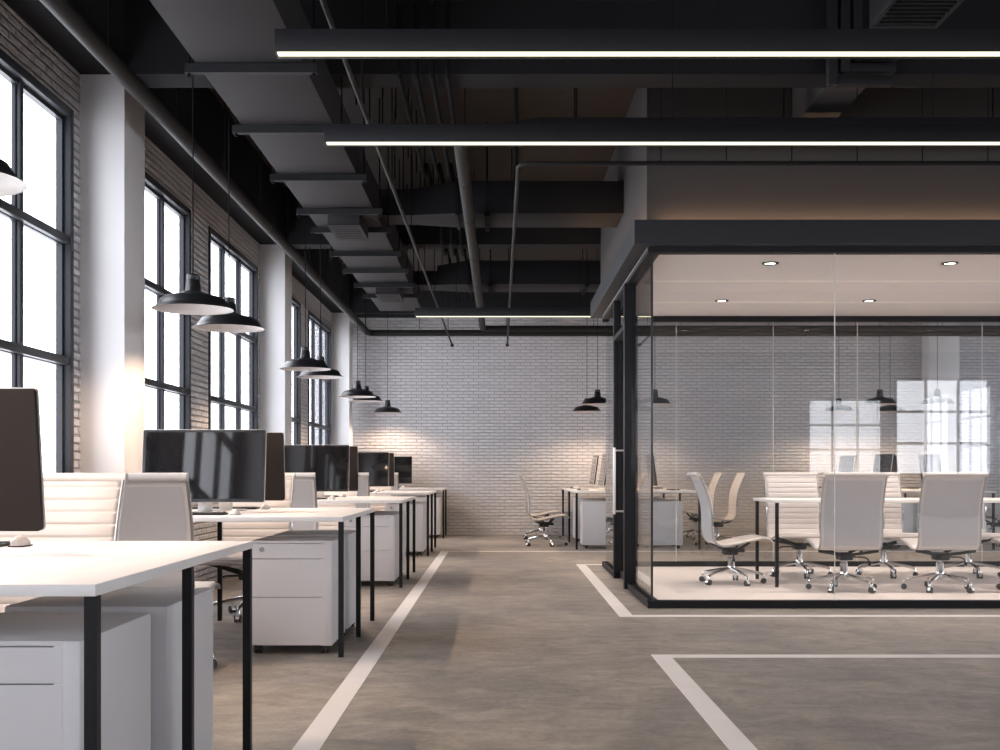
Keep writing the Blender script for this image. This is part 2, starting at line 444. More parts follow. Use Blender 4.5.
# cove lights on top of the room's roof, behind the fascia edge
for k, (x0, x1, y0, y1, lab) in enumerate(((1.1, 6.3, 7.965, 8.005, 'warm light strip lying on the roof edge over the front glass'), (.96, .995, 8.0, 11.6, 'warm light strip lying on the roof edge over the glass door'))):
    t = thing('light_strip', lab, 'light', group='strips on the meeting room roof')
    obj('channel', bx(B(), x0, x1, y0, y1, 2.6555, 2.662), 'black_frame', t)
    obj('diffuser', bx(B(), x0 + .004, x1 - .004, y0 + .004, y1 - .004, 2.662, 2.666), 'cove', t)

dl = [(2.03, 8.64, 'round recessed downlight by the front glass, above the chair at the table end'), (3.38, 8.64, 'round recessed downlight by the front glass, second along from the door side'),
      (4.73, 8.64, 'round recessed downlight by the front glass, third along from the door side'), (2.03, 10.53, 'round recessed downlight in the back row, first from the door side'),
      (3.38, 10.53, 'round recessed downlight in the back row, second from the door side'), (4.73, 10.53, 'round recessed downlight in the back row, third from the door side')]
for x, y, lab in dl:
    t = thing('ceiling_downlight', lab, 'light', (x, y, 2.525), group='downlights in the meeting room ceiling')
    lathe_b = lathe(B(), [(.060, 0.0), (.062, -.004), (.058, -.009), (.045, -.009), (.042, -.003)], 32); obj('trim_ring', lathe_b, 'black_frame', t)
    obj('lens', lathe(B(), [(.0, -.004), (.0425, -.004), (.0425, -.001), (0, -.001)], 24), 'down', t)
    light('SPOT', (0, 0, -.02), 62, (1, .845, .745), parent=t, spot_size=math.radians(140), spot_blend=.8, shadow_soft_size=.04)

# ------------------------------------------------------------------ office chair
PROF = [(-.004, .935), (.02, .885), (.05, .82), (.078, .75), (.097, .68), (.106, .61), (.108, .54), (.110, .475), (.120, .42), (.143, .382), (.18, .364), (.23, .362), (.30, .374), (.38, .392), (.46, .408), (.53, .417), (.575, .416), (.605, .404), (.618, .385)]
def resample(pts, step):
    P = [Vector((0, y, z)) for y, z in pts]
    # Catmull-Rom
    dense = []
    for i in range(len(P) - 1):
        p0, p1, p2, p3 = P[max(i - 1, 0)], P[i], P[i + 1], P[min(i + 2, len(P) - 1)]
        for k in range(8):
            t = k / 8
            dense.append(.5 * ((2 * p1) + (-p0 + p2) * t + (2 * p0 - 5 * p1 + 4 * p2 - p3) * t * t + (-p0 + 3 * p1 - 3 * p2 + p3) * t ** 3))
    dense.append(P[-1])
    L = [0]
    for a, c in zip(dense, dense[1:]): L.append(L[-1] + (c - a).length)
    n = int(round(L[-1] / step)); out = []; j = 0
    for i in range(n + 1):
        s = L[-1] * i / n
        while j < len(L) - 2 and L[j + 1] < s: j += 1
        f = (s - L[j]) / max(1e-9, L[j + 1] - L[j])
        out.append((dense[j].lerp(dense[j + 1], f), s))
    return out, L[-1]
PROF = [(y * .98, .935 - (.935 - z) * 1.042) for y, z in PROF]
RS, LEN = resample(PROF, .0042)
CY = -.310
def normal(i):
    a = RS[max(i - 1, 0)][0]; c = RS[min(i + 1, len(RS) - 1)][0]
    t = (c - a).normalized()
    return Vector((0, -t.z, t.y))          # towards the sitter
def pad(i0, i1, hw, front, back, rib):
    # sling from sample i0 to i1: ribbed front surface, plain back surface
    b = B(); xs = [-hw, -hw + .012, -hw * .5, 0, hw * .5, hw - .012, hw]
    F, K = [], []
    for i in range(i0, i1 + 1):
        p, s = RS[i]; n = normal(i)
        q = abs((s / .0485) % 1 - .5); q = (.5 - q) * .0485; puff = rib * (1 - math.exp(-(q / .0042) ** 2)) - rib * .3 + rib * .3 * math.sin(PI * ((s / .0485) % 1))
        F.append([b.verts.new((x, p.y + CY + n.y * (front + (puff if abs(x) < hw - .006 else -.004)), p.z + n.z * (front + (puff if abs(x) < hw - .006 else -.004)))) for x in xs])
        K.append([b.verts.new((x, p.y + CY - n.y * back, p.z - n.z * back)) for x in xs])
    m = len(xs) - 1
    for r in range(len(F) - 1):
        for c in range(m):
            b.faces.new((F[r][c], F[r][c + 1], F[r + 1][c + 1], F[r + 1][c])); b.faces.new((K[r][c + 1], K[r][c], K[r + 1][c], K[r + 1][c + 1]))
        b.faces.new((F[r][0], F[r + 1][0], K[r + 1][0], K[r][0])); b.faces.new((F[r][m], K[r][m], K[r + 1][m], F[r + 1][m]))
    for c in range(m):
        b.faces.new((F[0][c], K[0][c], K[0][c + 1], F[0][c + 1])); b.faces.new((F[-1][c], F[-1][c + 1], K[-1][c + 1], K[-1][c]))
    return b
# split the sling where back turns into seat
isplit = min(range(len(RS)), key=lambda i: abs(RS[i][0].z - .362) + (0 if RS[i][0].y < .165 else 9))
def make_chair():
    t = thing('office_chair', '', 'chair')
    HW = .236
    obj('backrest', pad(6, isplit, HW, .006, .007, .0055), 'leather', t, 60)
    obj('seat', pad(isplit + 1, len(RS) - 2, HW, .006, .007, .0055), 'leather', t, 60)
    b = B(); i0, i1 = 12, isplit - 2       # plain grey backing sheet behind the backrest
    rows = []
    for i in range(i0, i1 + 1):
        p, s = RS[i]; n = normal(i); e = .0085
        rows.append([b.verts.new((x, p.y + CY - n.y * e, p.z - n.z * e)) for x in (-HW + .018, HW - .018)] + [b.verts.new((x, p.y + CY - n.y * .0065, p.z - n.z * .0065)) for x in (HW - .018, -HW + .018)])
    for a, c in zip(rows, rows[1:]):
        for k in range(4):
            k2 = (k + 1) % 4; b.faces.new((a[k], a[k2], c[k2], c[k]))
    b.faces.new(rows[0]); b.faces.new(list(reversed(rows[-1])))
    obj('back_panel', b, 'backing', t, 60)
    for sx in (-1, 1):
        b = B(); pts = [(sx * (HW + .006), RS[i][0].y + CY - normal(i).y * .004, RS[i][0].z - normal(i).z * .004) for i in range(2, len(RS), 4)]
        tube(b, pts, .008, 8, flat=1.0); obj('side_rail', b, 'rail', t)
    p0 = RS[1][0]
    b = B(); tube(b, [(-HW - .014, p0.y + CY - .012, p0.z - .002), (HW + .014, p0.y + CY - .012, p0.z - .002)], .020, 14); obj('head_roll', b, 'leather', t, 50)
    for sx in (-1, 1):    # side brackets half way up the back
        b = B(); pts = [(sx * (HW + .014), RS[i][0].y + CY - .004, RS[i][0].z) for i in range(len(RS)) if .50 < RS[i][0].z < .63 and RS[i][0].y < .15]
        tube(b, pts, .0065, 8, flat=1.4); obj('side_bracket', b, 'chrome', t)
    b = B()      # black tilt mechanism with its forked arms
    bx(b, -.055, .055, -.075, .05, .245, .305, .012)
    bx(b, -.04, .04, .03, .11, .268, .300, .008)
    for sx in (-1, 1):
        tube(b, [(sx * .04, -.05, .288), (sx * .14, -.105, .308), (sx * .236, -.130, .325)], .012, 8, .05)
        tube(b, [(sx * .035, .05, .290), (sx * .13, .08, .325), (sx * .236, .10, .360)], .012, 8, .05)
    obj('tilt_mechanism', b, 'plastic', t)
    b = B(); tube(b, [(.055, -.02, .270), (.16, -.02, .268), (.19, -.02, .250), (.198, -.02, .225)], .006, 8, .02); bx(b, .188, .210, -.03, -.01, .200, .230, .004)
    obj('tilt_lever', b, 'plastic', t)
    obj('gas_lift', lathe(B(), [(0, .25), (.026, .25), (.026, .225), (.031, .222), (.031, .12), (0, .12)], 20), 'chrome', t)
    hub = obj('star_base', star(), 'chrome', t, 45)
    for k in range(5):
        a = math.radians(17 + 72 * k); x, y = .272 * math.cos(a), .272 * math.sin(a)
        c = obj('caster', caster_hood(a), 'alu', t); c.location = (x, y, 0)
        w = obj('wheel', caster_wheel(a), 'rubber', c)
    return t
def star():
    b = B(); lathe(b, [(0, .150), (.034, .150), (.038, .135), (.036, .10), (.02, .085), (0, .085)], 20)
    for k in range(5):
        a = math.radians(17 + 72 * k); c, s = math.cos(a), math.sin(a)
        P = lambda r, z: (r * c, r * s, z)
        tube(b, [P(.02, .128), P(.12, .112), P(.235, .090), P(.266, .078), P(.272, .055)], [.017, .010], 8, .03, flat=.9)
    return b
def caster_hood(a):
    b = B(); r = .0235
    pts = []
    for s in (-.012, .012):
        ring = []
        for k in range(9):
            t = PI * k / 8 * 1.05 - .05
            ring.append(b.verts.new((s * -math.sin(a) + (r + .003) * math.cos(t) * math.cos(a), s * math.cos(a) + (r + .003) * math.cos(t) * math.sin(a), r + .001 + (r + .003) * math.sin(t))))
        pts.append(ring)
    for k in range(8): b.faces.new((pts[0][k], pts[0][k + 1], pts[1][k + 1], pts[1][k]))
    for ring in pts: b.faces.new(ring)
    return b
def caster_wheel(a):
    b = B(); r = .0235; ax = Vector((-math.sin(a), math.cos(a), 0))
    c = Vector((0, 0, r + .0012))
    tube(b, [c - ax * .021, c - ax * .006], r, 16); tube(b, [c + ax * .006, c + ax * .021], r, 16); tube(b, [c - ax * .021, c + ax * .021], .008, 8)
    return b
CH = make_chair(); nchair = 0
def chair(x, y, rz, label, group, z=0):
    global nchair
    put(CH, nchair == 0, (x, y, z), rz, label, group); nchair += 1

# ------------------------------------------------------------------ desks
def make_desk(name, w, dpt, legs):
    # origin: centre of the top on the floor; w along x, dpt along y; legs: list of (x, y)
    t = thing(name, '', 'desk')
    obj('tabletop', bx(B(), -w / 2, w / 2, -dpt / 2, dpt / 2, .697, .722, .002), 'desk', t)
    for x, y in legs:
        obj('leg', bx(B(), x - .013, x + .013, y - .013, y + .013, .0008, .697), 'black', t)
    return t
DX0, DX1, DD = -2.19, -.805, 1.49
dcx = (DX0 + DX1) / 2; dw = DX1 - DX0
lx = [DX1 - .013 - dcx, -1.795 - dcx]
bench_y = [2.345, 5.90, 9.47, 13.04, 16.61]
ordn = ['first', 'second', 'third', 'fourth', 'last']
legs6 = [(x, y) for x in lx for y in (-DD / 2 + .02, 0, DD / 2 - .02)]
D1 = make_desk('double_desk', dw, DD, legs6)
for k in range(4):
    put(D1, k == 0, (dcx - (.02 if k == 0 else 0), bench_y[k] + DD / 2, 0), 0, 'white double desk on black legs, %s from the camera along the windows' % ordn[k], 'double desks along the windows')
SD = .76
D2 = make_desk('desk', dw, SD, [(x, y) for x in lx for y in (-SD / 2 + .02, SD / 2 - .02)])
D2.location = (dcx, bench_y[4] + SD / 2, 0); D2['label'] = 'white single desk at the end of the window row, against the brick end wall'

# far benches, four seats each
FX0, FX1, FY0, FY1 = .925, 2.475, 14.14, 17.26; SHIFT = 3.62
fw, fd = FX1 - FX0, FY1 - FY0
D3 = make_desk('four_seat_desk', fw, fd, [(x, y) for x in (-fw / 2 + .02, 0, fw / 2 - .02) for y in (-fd / 2 + .02, 0, fd / 2 - .02)])
put(D3, True, ((FX0 + FX1) / 2, (FY0 + FY1) / 2, 0), 0, 'long white four-seat desk behind the glass room door, near the brick end wall', 'four seat desks at the brick end wall')
put(D3, False, ((FX0 + FX1) / 2 + SHIFT, (FY0 + FY1) / 2, 0), 0, 'long white four-seat desk seen through the meeting room chairs, by the white end column', 'four seat desks at the brick end wall')
# meeting table
TX0, TX1, TY0, TY1 = 2.255, 4.72, 9.46, 10.25
tw, td = TX1 - TX0, TY1 - TY0
T = make_desk('meeting_table', tw, td, [(x, y) for x in (-tw / 2 + .03, tw / 2 - .03) for y in (-td / 2 + .03, td / 2 - .03)])
T.location = ((TX0 + TX1) / 2, (TY0 + TY1) / 2, .003); T['label'] = 'long white meeting table on black legs inside the glass room'; T['category'] = 'table'

# ------------------------------------------------------------------ pedestals
def make_pedestal():
    t = thing('drawer_pedestal', '', 'cabinet')      # front faces -y, origin under centre of front edge
    w, dp = .44, .50
    b = B(); bx(b, -w / 2, w / 2, .016, dp, .045, .592, .008)
    obj('body', b, 'cabinet', t)
    zs = [(.049, .297), (.301, .498), (.502, .578)]
    for i, (z0, z1) in enumerate(zs):
        f = obj('drawer', bx(B(), -w / 2 + .002, w / 2 - .038, 0, .018, z0, z1), 'cabinet', t)
        if i == 2:
            b = B(); tube(b, [(-w / 2 + .072, -.006, .548), (-w / 2 + .072, .002, .548)], .013, 20); bx(b, -w / 2 + .0705, -w / 2 + .0735, -.0075, -.005, .541, .555)
            obj('lock', b, 'lock_grey', f)
    obj('side_trim', bx(B(), w / 2 - .060, w / 2, .0004, .020, .045, .592, .006), 'cabinet', t)
    obj('top_trim', bx(B(), -w / 2, w / 2 - .038, 0, .018, .582, .592), 'cabinet', t)
    for sx in (-1, 1):
        for y in (.05, dp - .05):
            b = B(); x = sx * (w / 2 - .045)
            tube(b, [(x - .02, y, .022), (x - .004, y, .022)], .0205, 14); tube(b, [(x + .004, y, .022), (x + .02, y, .022)], .0205, 14); bx(b, x - .016, x + .016, y - .02, y + .02, .030, .047)
            obj('caster', b, 'plastic', t)
    return t
PD = make_pedestal(); nped = 0
def pedestal(x, y, rz, label, group):
    global nped
    put(PD, nped == 0, (x, y, 0), rz, label, group); nped += 1

# ------------------------------------------------------------------ monitors, keyboards, mice
def rrect(bm, w, z0, z1, y0, y1, r, n=4):
    ring = []
    for cx, cz, a0 in ((w / 2 - r, z1 - r, 0), (-w / 2 + r, z1 - r, 90), (-w / 2 + r, z0 + r, 180), (w / 2 - r, z0 + r, 270)):
        for k in range(n + 1):
            a = math.radians(a0 + 90 * k / n); ring.append((cx + r * math.cos(a), cz + r * math.sin(a)))
    f = [bm.verts.new((x, y0, z)) for x, z in ring]; g = [bm.verts.new((x, y1, z)) for x, z in ring]
    bm.faces.new(f); bm.faces.new(list(reversed(g)))
    m = len(ring)
    for k in range(m): bm.faces.new((f[k], g[k], g[(k + 1) % m], f[(k + 1) % m]))
    return bm
def make_monitor():
    # screen faces -y, origin on the desk under the panel
    t = thing('computer_monitor', '', 'monitor')
    tilt = Matrix.Rotation(math.radians(-7.5), 4, 'X')
    W, Z0, Z1 = .69, .061, .472
    mt = Matrix.Translation((0, 0, .06)) @ tilt @ Matrix.Translation((0, 0, -.06))
    def part(name, b, m, par):
        bmesh.ops.transform(b, matrix=mt, verts=b.verts); return obj(name, b, m, par)
    case = part('case', rrect(B(), W - .004, Z0 + .002, Z1 - .002, .004, .024, .012), 'mon_back', t)
    part('edge_band', rrect(B(), W, Z0, Z1, -.004, .006, .013), 'silver', t)
    scn = part('bezel', rrect(B(), W - .004, Z0 + .002, Z1 - .002, -.0055, -.0038, .011), 'bezel', t)
    part('screen', bx(B(), -W / 2 + .018, W / 2 - .018, -.0066, -.0054, Z0 + .020, Z1 - .016), 'screen', scn)
    b = B(); bx(b, -.03, .03, .024, .046, .15, .23, .003); bmesh.ops.transform(b, matrix=mt, verts=b.verts); bx(b, -.04, .04, .052, .068, .006, .20, .004); obj('stand', b, 'silver', t)
    obj('foot', bx(B(), -.105, .105, -.055, .105, .0006, .008, .003), 'silver', t)
    return t
MO = make_monitor(); nmon = 0
def make_keyboard():
    t = thing('keyboard', '', 'keyboard')
    obj('case', bx(B(), -.215, .215, -.062, .062, .0006, .010, .003), 'plastic', t)
    b = B()
    for r in range(5):
        for c in range(14): bx(b, -.205 + c * .0295, -.205 + c * .0295 + .0255, -.054 + r * .022, -.054 + r * .022 + .0185, .010, .0135)
    obj('keys', b, 'plastic', t)
    return t
KB = make_keyboard()
def make_mouse():
    t = thing('mouse', '', 'mouse')
    b = B(); rows = []
    for j in range(9):
        v = j / 8; y = -.045 + .09 * v
        w = .025 * math.sin(PI * (.12 + .80 * v)) ** .5; h = .030 * math.sin(PI * (.10 + .72 * v)) ** .8
        rows.append([b.verts.new((w * math.cos(PI * k / 8), y, .004 + h * math.sin(PI * k / 8))) for k in range(9)])
    for a, c in zip(rows, rows[1:]):
        for k in range(8): b.faces.new((a[k], a[k + 1], c[k + 1], c[k]))
        b.faces.new((a[8], a[0], c[0], c[8]))
    b.faces.new(rows[0]); b.faces.new(list(reversed(rows[-1])))
    obj('shell', b, 'leather', t, 60)
    obj('sole', bx(B(), -.022, .022, -.042, .041, .0006, .004, .001), 'steel', t)
    obj('scroll_wheel', tube(B(), [(-.003, .024, .024), (.003, .024, .024)], .007, 12), 'plastic', t)
    return t
MS = make_mouse()
DZ = .722
def station(x, y, rz, where, group, ku=-.03, mu=.235):
    """monitor at (x,y) with its screen towards local -y; keyboard and mouse in front of it"""
    global nmon
    f = nmon == 0
    put(MO, f, (x, y, DZ), rz, 'black monitor' + where, group)
    c, s = math.cos(rz), math.sin(rz)
    R = lambda u, v: (x + c * u - s * v, y + s * u + c * v, DZ)
    put(KB, f, R(ku, -.235), rz, 'flat black keyboard' + where, 'keyboards')
    put(MS, f, R(mu, -.235), rz, 'small pale mouse' + where, 'mice')
    nmon += 1

MX = -1.655
for k in range(5):
    y = bench_y[k]; o = ordn[k]
    nm = '%s window desk from the camera' % o if k < 4 else 'single desk by the end wall'
    px0 = -1.112 if k == 0 else -1.095
    pedestal(px0, y + .10, 0, 'white pedestal under the camera side of the ' + nm, 'pedestals under the window desks')
    if k > 0:
        station(MX, y + .50, 0, ' facing the camera on the ' + nm, 'monitors in the window row')
        chair(MX, y - .40, 0, 'cream office chair, back to the camera, at the ' + nm, 'chairs at the window desks')
    if k < 4:
        pedestal(px0, y + 1.24, PI, 'white pedestal under the far side of the ' + nm, 'pedestals under the window desks')
        station(MX + (0 if k == 0 else .02), y + (.97 if k == 0 else 1.02), PI, ' turned from the camera on the ' + nm, 'monitors in the window row', .085, -.175)
        chair(MX, y + DD + .17, PI, 'cream office chair facing the camera behind the ' + nm, 'chairs at the window desks')

for g, (sh, nm) in enumerate(((0, 'desk behind the glass room door'), (SHIFT, 'desk seen through the meeting chairs'))):
    for r, (yy, rn) in enumerate(((14.92, 'near half of the '), (16.48, 'wall half of the '))):
        for side in (0, 1):
            sn = 'door side, ' if side == 0 else 'column side, '
            x = (FX0 + .385 if side == 0 else FX1 - .47) + sh
            rz = -PI / 2 if side == 0 else PI / 2
            station(x, yy, rz, ', ' + sn + rn + nm, 'monitors on the four seat desks')
            px = (FX0 + .10 if side == 0 else FX1 - .20) + sh
            pedestal(px, 14.53 if r == 0 else 15.97, rz, 'white pedestal, ' + sn + rn + nm, 'pedestals under the four seat desks')
            if side == 0: chair(FX0 - .34 + sh, yy, -PI / 2, 'cream office chair, ' + sn + rn + nm, 'chairs at the four seat desks')
            else: chair(FX1 + .34 + sh, yy, PI / 2, 'cream office chair, ' + sn + rn + nm, 'chairs at the four seat desks')

RF = .003
chair(1.975, 9.82, -PI / 2, 'cream office chair at the door end of the meeting table, seen side on', 'chairs around the meeting table', RF)
for k, x in enumerate((2.762, 3.534, 4.307)):
    chair(x, 9.24, 0, 'cream office chair with its back to the front glass, %s from the door end' % ordn[k], 'chairs around the meeting table', RF)
for k, x in enumerate((2.733, 3.503, 4.271)):
    chair(x, 10.50, PI, 'cream office chair across the meeting table facing the camera, %s from the door end' % ordn[k], 'chairs around the meeting table', RF)

# ------------------------------------------------------------------ pendant lamps
LZ = 1.828
def make_pendant():
    t = thing('pendant_lamp', '', 'lamp')         # origin at the rim's centre
    prof = [(.030, .186), (.036, .181), (.037, .158), (.035, .154), (.038, .150), (.043, .100), (.045, .096)]
    obj('cap', lathe(B(), [(0, .187)] + prof + [(.045, .090), (0, .090)], 28), 'shade', t)
    sh = [(.040, .096), (.062, .088), (.105, .074), (.150, .063), (.166, .055), (.185, .026), (.195, .010), (.214, .001), (.2155, -.002)]
    inn = [(.212, -.001), (.193, .007), (.182, .023), (.163, .051), (.148, .059), (.104, .070), (.060, .083), (0, .085)]
    obj('shade', lathe(B(), sh + [(.2125, -.0015)], 48), 'shade', t, 50)
    obj('reflector', lathe(B(), [(.2155, -.0025)] + inn, 48), 'shade_in', t, 50)
    obj('cord', tube(B(), [(0, 0, .186), (0, 0, SLAB - LZ - .001)], .0032, 6), 'thin', t)
    L = light('SPOT', (0, 0, .004), 34, WARM, parent=t, spot_size=math.radians(152), spot_blend=.45, shadow_soft_size=.0)
    return t
PL = make_pendant(); npl = 0
def pendant(x, y, label, group):
    global npl
    put(PL, npl == 0, (x, y, LZ), 0, label, group); npl += 1
for k in range(5):
    nm = '%s window desk from the camera' % ordn[k] if k < 4 else 'single desk by the end wall'
    pendant(-1.65, bench_y[k] + .28, 'black pendant lamp over the camera side of the ' + nm, 'pendants over the window desks')
    if k < 4: pendant(-1.65, bench_y[k] + 1.10, 'black pendant lamp over the far side of the ' + nm, 'pendants over the window desks')
for sh, nm in ((0, 'desk behind the glass room door'), (SHIFT, 'desk seen through the meeting chairs')):
    for r, (y, rn) in enumerate(((14.74, 'near half of the '), (16.52, 'wall half of the '))):
        for x, sn in ((1.248, 'door side, '), (1.985, 'column side, ')):
            pendant(x + sh, y, 'black pendant lamp, ' + sn + rn + nm, 'pendants over the four seat desks')

# ------------------------------------------------------------------ linear lights
def linear(y, x0, x1, label):
    t = thing('linear_light', label, 'light', (0, y, 0), group='long linear ceiling lights')
    h = 2.6465
    b = B(); bx(b, x0, x1, 0, .085, h + .006, h + .098, .002); obj('housing', b, 'black_frame', t)
    obj('diffuser', bx(B(), x0 + .012, x1 - .012, .003, .038, h, h + .007), 'led', t)
    n = int((x1 - x0) / 1.35)
    for k in range(n + 1):
        x = x0 + .45 + k * 1.35
        if x < x1: obj('suspension_wire', tube(B(), [(x, .042, h + .098), (x, .042, SLAB - .001)], .0022, 6), 'thin', t)
linear(4.65, -.9135, 5.2, 'long black linear light with a glowing underside, topmost and closest to the camera')
linear(5.92, -.906, 5.2, 'long black linear light with a glowing underside, second from the camera')
linear(12.52, -.925, 8.0, 'long black linear light seen edge-on between the glass room and the brick end wall')

# ------------------------------------------------------------------ ducts and pipes
HD = 3.0
t = thing('air_duct', 'long grey rectangular air duct running overhead beside the windows', 'duct')
obj('body', bx(B(), -1.524, -.985, -4, 14.6, HD, HD + .27, .004), 'duct', t)
nth = ['first', 'second', 'third', 'fourth', 'fifth', 'sixth', 'seventh', 'eighth', 'ninth']
for k, y in enumerate((5.74, 6.76, 7.87, 8.89, 9.575, 10.62, 11.52, 12.40, 13.15)):
    t = thing('duct_bracket', 'dark channel bracket hung on rods under the long duct, %s from the camera' % nth[k], 'bracket', (0, y, 0), group='brackets under the long duct')
    b = B(); x0, x1, z1 = -1.575, -.915, HD - .007
    bx(b, x0, x1, 0, .004, z1 - .045, z1); bx(b, x0, x1, .036, .040, z1 - .045, z1); bx(b, x0, x1, .004, .036, z1 - .045, z1 - .041); bx(b, x0, x1, .004, .012, z1 - .004, z1); bx(b, x0, x1, .028, .036, z1 - .004, z1)
    obj('channel', b, 'steel', t)
    for x in (x0 + .018, x1 - .018):
        b = B(); tube(b, [(x, .02, z1 - .055), (x, .02, SLAB)], .005, 8); tube(b, [(x, .02, z1 - .062), (x, .02, z1 - .045)], .010, 6)
        obj('hanger_rod', b, 'thin', t)
for y, lab in ((8.97, 'square grey air diffuser box under the long duct, nearer of two'), (12.455, 'square grey air diffuser box under the long duct, close to the end wall')):
    t = thing('air_diffuser', lab, 'vent', (0, y, 0), group='diffusers under the long duct')
    obj('box', bx(B(), -1.345, -1.096, 0, .59, 2.885, HD - .001, .003), 'duct', t)
    b = B(); x0, x1 = -1.350, -1.091
    bx(b, x0, x1, -.005, .595, 2.878, 2.886); obj('face_plate', b, 'duct', t)
    b = B()
    for k in range(6): bx(b, x0 + .03, x1 - .03, .05 + k * .085, .05 + k * .085 + .05, 2.874, 2.879)
    obj('blades', b, 'duct', t)
def cross_duct(y0, y1, x_end, lab, taper=True):
    t = thing('cross_duct', lab, 'duct', group='ducts branching from the long duct')
    z0, z1 = 3.10, 3.37
    xa = -.36
    obj('body', bx(B(), xa, x_end, y0, y1, z0, z1, .004), 'duct_dark', t)
    zz0, zz1, ya, yb = 3.105, 3.335, y0 + .09, y1 - .09
    b = B()
    hull_box(b, [(xa, y0, z0), (xa, y1, z0), (xa, y1, z1), (xa, y0, z1)], [(-.72, ya, zz0), (-.72, yb, zz0), (-.72, yb, zz1 - .01), (-.72, ya, zz1 - .01)])
    obj('reducer', b, 'duct_dark', t)
    obj('branch', bx(B(), -.984, -.72, ya, yb, zz0, 3.265), 'duct_dark', t)
    b = B(); bx(b, xa - .012, xa + .012, y0 - .016, y1 + .016, z0 - .016, z1 + .016); obj('flange', b, 'duct_dark', t)
    for x in [xa + .25 + 1.1 * k for k in range(int((x_end - xa) / 1.1) + 1) if xa + .25 + 1.1 * k < x_end - .1]:
        b = B(); bx(b, x - .02, x + .02, y0 - .04, y1 + .04, z0 - .028, z0 - .003)
        for y in (y0 - .025, y1 + .025): tube(b, [(x, y, z0 - .03), (x, y, SLAB)], .005, 6)
        obj('hanger', b, 'thin', t)
cross_duct(9.54, 10.10, 1.026, 'dark cross duct running from the long duct into the bulkhead over the glass room')
cross_duct(13.12, 13.72, 8.5, 'dark cross duct behind the glass room, next to the end wall')
t = thing('flat_duct', 'flat black duct crossing just behind the second linear light', 'duct')
b = B(); bx(b, .26, 6.2, 7.45, 7.75, 3.165, 3.253, .01)
hull_box(b, [(.26, 7.45, 3.165), (.26, 7.75, 3.165), (.26, 7.75, 3.253), (.26, 7.45, 3.253)], [(-.16, 7.50, 3.165), (-.16, 7.70, 3.165), (-.16, 7.70, 3.20), (-.16, 7.50, 3.20)])
obj('body', b, 'duct_dark', t)
for x in (.5, 1.9, 3.3): 
    for y in (7.5, 7.7): obj('hanger_rod', tube(B(), [(x, y, 3.25), (x, y, SLAB)], .005, 6), 'thin', t)

# perimeter pipe
t = thing('wall_pipe', 'thick dark pipe running high along the windows and turning along the brick end wall', 'pipe')
obj('pipe', tube(B(), [(-1.965, -6, 3.03), (-1.965, 17.15, 3.03), (9, 17.15, 3.03)], .0465, 18, .14), 'pipe', t)
for y in [-2.4 + 2.44 * k for k in range(8)]: obj('coupling', tube(B(), [(-1.965, y - .03, 3.03), (-1.965, y + .03, 3.03)], .049, 18), 'pipe', t)
for y in [.9 + 1.22 * k for k in range(14)]: obj('hanger_rod', tube(B(), [(-1.965, y, 3.08), (-1.965, y, SLAB)], .004, 6), 'thin', t)
for x in [-1.2 + 1.3 * k for k in range(8)]: obj('hanger_rod', tube(B(), [(x, 17.15, 3.08), (x, 17.15, SLAB)], .004, 6), 'thin', t)
# round main
t = thing('round_pipe', 'thick round pipe running overhead towards the end wall, left of the glass room'.replace('left of', 'beside'), 'pipe')
zr = 3.02
obj('pipe', tube(B(), [(-.25, 7.03, zr), (-.25, 16.55, zr), (9, 16.55, zr)], .045, 18, .13), 'pipe', t)
for y in (8.2, 9.4, 11.0, 12.6, 14.2, 15.6):
    c = obj('clamp', tube(B(), [(-.25, y - .02, zr), (-.25, y + .02, zr)], .0475, 18), 'pipe', t)
    obj('clamp_rod', tube(B(), [(-.25, y, zr + .044), (-.25, y, SLAB if not 9.3 < y < 10.2 else 3.07)], .004, 6), 'thin', c)
# conduits hooking under the beams
for k, x in enumerate((-.585, -.485, -.392, -.303)):
    pts = [(x, -2, 3.68), (x, 6.66, 3.68), (x, 6.66, 3.252), (x, 8.95, 3.252), (x, 9.2, 3.42), (x, 11.40, 3.42), (x, 11.56, 3.252), (x, 12.2, 3.252), (x, 12.6, 3.42), (x, 16.6, 3.42)]
    o = tag(obj('conduit', tube(B(), pts, .015, 10, .05), 'thin'), 'black conduit bending down under the ceiling beam, %s of four from the long duct' % ordn[k], 'pipe', 'conduits under the beams')
t = thing('sprinkler_pipe', 'thin slanting sprinkler pipe beside the long duct, ending before the end wall', 'pipe')
obj('pipe', tube(B(), [(-.695, -2, 2.80), (-.695, 16.7, 2.80)], .0115, 10), 'pipe', t)
obj('end_cap', tube(B(), [(-.695, 16.66, 2.80), (-.695, 16.74, 2.80)], .024, 12), 'thin', t)
for y in [1.0 + 1.6 * k for k in range(10)]: obj('hanger_rod', tube(B(), [(-.695, y, 2.81), (-.695, y, SLAB if not 9.4 < y < 10.2 else 3.10)], .004, 6), 'thin', t)
t = thing('sprinkler_pipe', 'thin sprinkler pipe running across above the glass room with a bend to the end wall', 'pipe')
obj('pipe', tube(B(), [(6.2, 7.0, 2.832), (.112, 7.0, 2.832), (.105, 16.7, 2.803)], .0135, 10, .09), 'pipe', t)
obj('riser', tube(B(), [(.098, 7.05, 2.83), (.098, 7.05, SLAB)], .012, 10), 'thin', t)
obj('end_cap', tube(B(), [(.105, 16.66, 2.803), (.105, 16.74, 2.803)], .024, 12), 'thin', t)
for k in range(12): 
    x = .98 + .398 * k; obj('hanger_rod', tube(B(), [(x, 7.0, 2.84), (x, 7.0, SLAB)], .0035, 6), 'thin', t)
for y in (8.4, 10.3, 12.0, 14.0, 15.8): obj('hanger_rod', tube(B(), [(.105, y, 2.81), (.105, y, SLAB)], .004, 6), 'thin', t)
